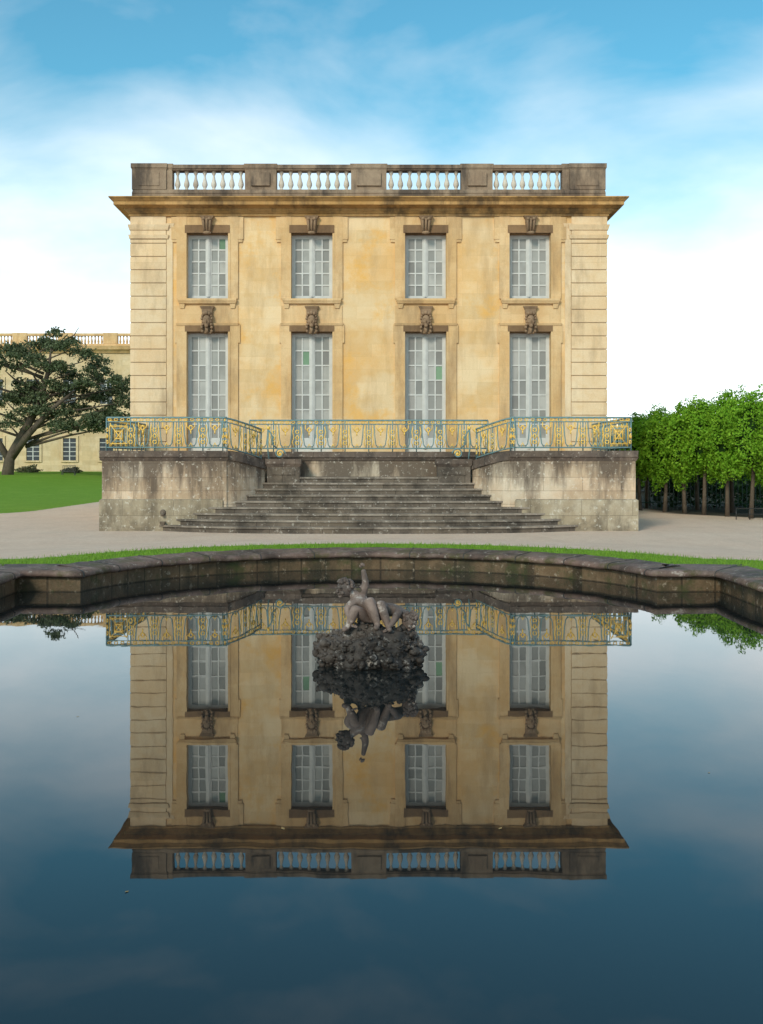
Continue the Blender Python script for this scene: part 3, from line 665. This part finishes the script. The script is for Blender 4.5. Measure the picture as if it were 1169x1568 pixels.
for (px_,py_,w_) in spec:
    bxx=(px_-565)*s147; bzz=2+(710-py_)*s147
    mb.tube([(bx+1.4+(bzz-5)*.25,by,max(3,bzz-2.2)),((bxx+bx+1.5)/2,by,bzz-1.0),(bxx,by,bzz-.1)],[.16,.11,.04],5)
    for rep in range(4):
        cx=bxx+random.uniform(-1.1,1.1); cz=bzz+random.uniform(-.55,.55); cy=by+random.uniform(-3.5,3.5)
        rx=w_*s147*random.uniform(.45,.85)
        m=int(70+rx*210); a=rng.uniform(0,6.28,m); r_=np.sqrt(rng.random(m))*rx*(1+.35*np.sin(a*3+cx)+.25*np.sin(a*7+cz))
        zz=rng.normal(0,.17,m)+.34*(1-(r_/rx)**2)+.16*np.sin(a*5)
        Cs.append(np.stack([cx+r_*np.cos(a),cy+r_*np.sin(a)*.9,cz+zz],1))
mb.obj('trunk_and_limbs',[M['bark']],ced)
leafobj('needle_sprays',np.concatenate(Cs),.15,M['ced'],ced,flat=.15)
for (x,y,r_) in ((-39,128,1.1),(-33.5,126,.8),(-45,126,1.3)):
    u=rng.normal(size=(1100,3)); u/=np.linalg.norm(u,axis=1)[:,None]
    C=u*(rng.random((1100,1))**.4)*np.array([r_*1.3,r_,r_*.5])*(1+.3*np.sin(u[:,[0]]*6)+.2*np.sin(u[:,[2]]*9))+np.array([x,y,1.0+r_*.15]); leafobj('garden_shrub',C,.14,M['shr'])
mb=MB(); x,y,z=-31.6,117,.75
mb.box(x-.7,x+.7,y,y+.5,z+.42,z+.48)
for i in range(9): mb.box(x-.7+i*.165,x-.66+i*.165,y+.48,y+.52,z+.48,z+1.0)
mb.box(x-.7,x+.7,y+.47,y+.53,z+1.0,z+1.06)
for s in (-1,1):
    for yy in (0,.45): mb.box(x+s*.65-.03,x+s*.65+.03,y+yy,y+yy+.05,z-.2,z+.42)
mb.obj('garden_bench',[M['iron']])
# far wing
fw=empty('palace_wing'); YB=140
mb=MB(); mb.box(-80,-12,YB,YB+14,0,15.9); mb.box(-80,-12,YB-.12,YB,8.2,8.7)
mb.obj('walls',[M['lb']],fw)
mb=MB()
mb.frus(-80,-12,YB,YB+14,15.9,16.3,.2,.5); mb.frus(-80,-12,YB,YB+14,16.3,16.75,.7,.9); mb.box(-80,-12,YB,YB+.6,16.75,17.1); mb.box(-80,-12,YB,YB+.6,18.1,18.4)
x=-79
while x<-13:
    mb.box(x,x+1.8,YB-.05,YB+.65,17.1,18.45)
    for i in range(9): mb.lathe(x+2.1+i*.42,YB+.3,[(.09,17.1),(.16,17.35),(.07,17.8),(.12,18.1)],6)
    x+=5.7
mb.obj('cornice_and_balustrade',[M['sur']],fw)
mb=MB(); mg=MB(); 
x=-37.6-4.6*9
while x<-14:
    for z0,z1 in ((2.4,5.2),(9.5,12.6)):
        mb.box(x-1.1,x-.82,YB-.15,YB,z0-.2,z1+.3,1); mb.box(x+.82,x+1.1,YB-.15,YB,z0-.2,z1+.3,1); mb.box(x-.82,x+.82,YB-.15,YB,z1,z1+.3,1); mb.box(x-.82,x+.82,YB-.2,YB,z0-.2,z0,1)
        mg.add([(x-.8,YB-.02,z0),(x+.8,YB-.02,z0),(x+.8,YB-.02,z1),(x-.8,YB-.02,z1)],[(0,1,2,3)])
        for i in range(1,5): mb.box(x-.82,x+.82,YB-.07,YB-.03,z0+(z1-z0)*i/5-.04,z0+(z1-z0)*i/5+.04)
        mb.box(x-.06,x+.06,YB-.08,YB-.03,z0,z1)
    x+=4.6
mb.obj('window_frames',[M['white'],M['lb']],fw); mg.obj('window_panes',[M['dark']],fw)
# ---------------------------------------------------------------- sky & sun
Sd=Vector((-.38,-.80,.50)).normalized()
w=bpy.data.worlds.new('World'); sc.world=w; w.use_nodes=True; nt=w.node_tree; nt.nodes.clear()
def N_(t,**k):
    x=nt.nodes.new(t)
    for a,b in k.items(): setattr(x,a,b)
    return x
out=N_('ShaderNodeOutputWorld'); bg=N_('ShaderNodeBackground'); bg.inputs[1].default_value=.1; nt.links.new(bg.outputs[0],out.inputs[0])
sky=N_('ShaderNodeTexSky',sky_type='NISHITA'); sky.sun_disc=False; sky.sun_elevation=math.asin(Sd.z); sky.sun_rotation=math.atan2(Sd.x,Sd.y); sky.ozone_density=1.5
tc=N_('ShaderNodeTexCoord'); sp=N_('ShaderNodeSeparateXYZ'); nt.links.new(tc.outputs['Generated'],sp.inputs[0])
mp_=N_('ShaderNodeMapping'); mp_.inputs['Scale'].default_value=(1.7,1.7,4.0); mp_.inputs['Location'].default_value=(.95,.2,.1); nt.links.new(tc.outputs['Generated'],mp_.inputs[0])
nz=N_('ShaderNodeTexNoise'); nz.inputs['Scale'].default_value=1.9; nz.inputs['Detail'].default_value=6; nz.inputs['Roughness'].default_value=.50; nz.inputs['Distortion'].default_value=.3; nt.links.new(mp_.outputs[0],nz.inputs[0])
def MRn(x,a,b,c,d,sm=False):
    m=N_('ShaderNodeMapRange'); m.clamp=True
    if sm: m.interpolation_type='SMOOTHSTEP'
    nt.links.new(x,m.inputs[0])
    for i,v in zip((1,2,3,4),(a,b,c,d)): m.inputs[i].default_value=v
    return m.outputs[0]
def MM(op,a,b):
    m=N_('ShaderNodeMath',operation=op); m.use_clamp=False
    for i,x in enumerate((a,b)):
        if isinstance(x,(int,float)): m.inputs[i].default_value=x
        else: nt.links.new(x,m.inputs[i])
    return m.outputs[0]
base=MRn(sp.outputs[2],.06,.40,.98,.20); cl=MM('ADD',base,MM('MULTIPLY',MM('SUBTRACT',nz.outputs[0],.5),1.9)); cl=MRn(cl,.10,.98,0.03,1,False)
tint=N_('ShaderNodeMix',data_type='RGBA',blend_type='MULTIPLY'); tint.inputs[0].default_value=1; nt.links.new(sky.outputs[0],tint.inputs[6]); tint.inputs[7].default_value=(.62,1.62,1.6,1)
cc=N_('ShaderNodeMix',data_type='RGBA'); nt.links.new(MRn(sp.outputs[2],.05,.38,0,1),cc.inputs[0]); cc.inputs[6].default_value=(15.5,17,17.6,1); cc.inputs[7].default_value=(9.6,10.0,10.4,1)
mxw=N_('ShaderNodeMix',data_type='RGBA'); nt.links.new(cl,mxw.inputs[0]); nt.links.new(tint.outputs[2],mxw.inputs[6]); nt.links.new(cc.outputs[2],mxw.inputs[7])
nt.links.new(mxw.outputs[2],bg.inputs[0])
ld=bpy.data.lights.new('sun','SUN'); ld.energy=2.4; ld.angle=R(13); ld.color=(1,.90,.76); lo=bpy.data.objects.new('sun',ld); sc.collection.objects.link(lo)
lo.rotation_euler=Sd.to_track_quat('Z','Y').to_euler()
# ---------------------------------------------------------------- camera
cd=bpy.data.cameras.new('camera'); cam=bpy.data.objects.new('camera',cd); sc.collection.objects.link(cam); sc.camera=cam
cd.sensor_fit='VERTICAL'; cd.sensor_height=36; cd.sensor_width=27; cd.lens=1705/1568*36
cd.shift_x=19.5/1568; cd.shift_y=-74/1568; cd.clip_end=4000; cd.clip_start=.05
cam.location=(0,0,2.0); cam.rotation_euler=(R(90),0,0)
sc.view_settings.view_transform='Standard'; sc.view_settings.look='None'; sc.view_settings.exposure=0
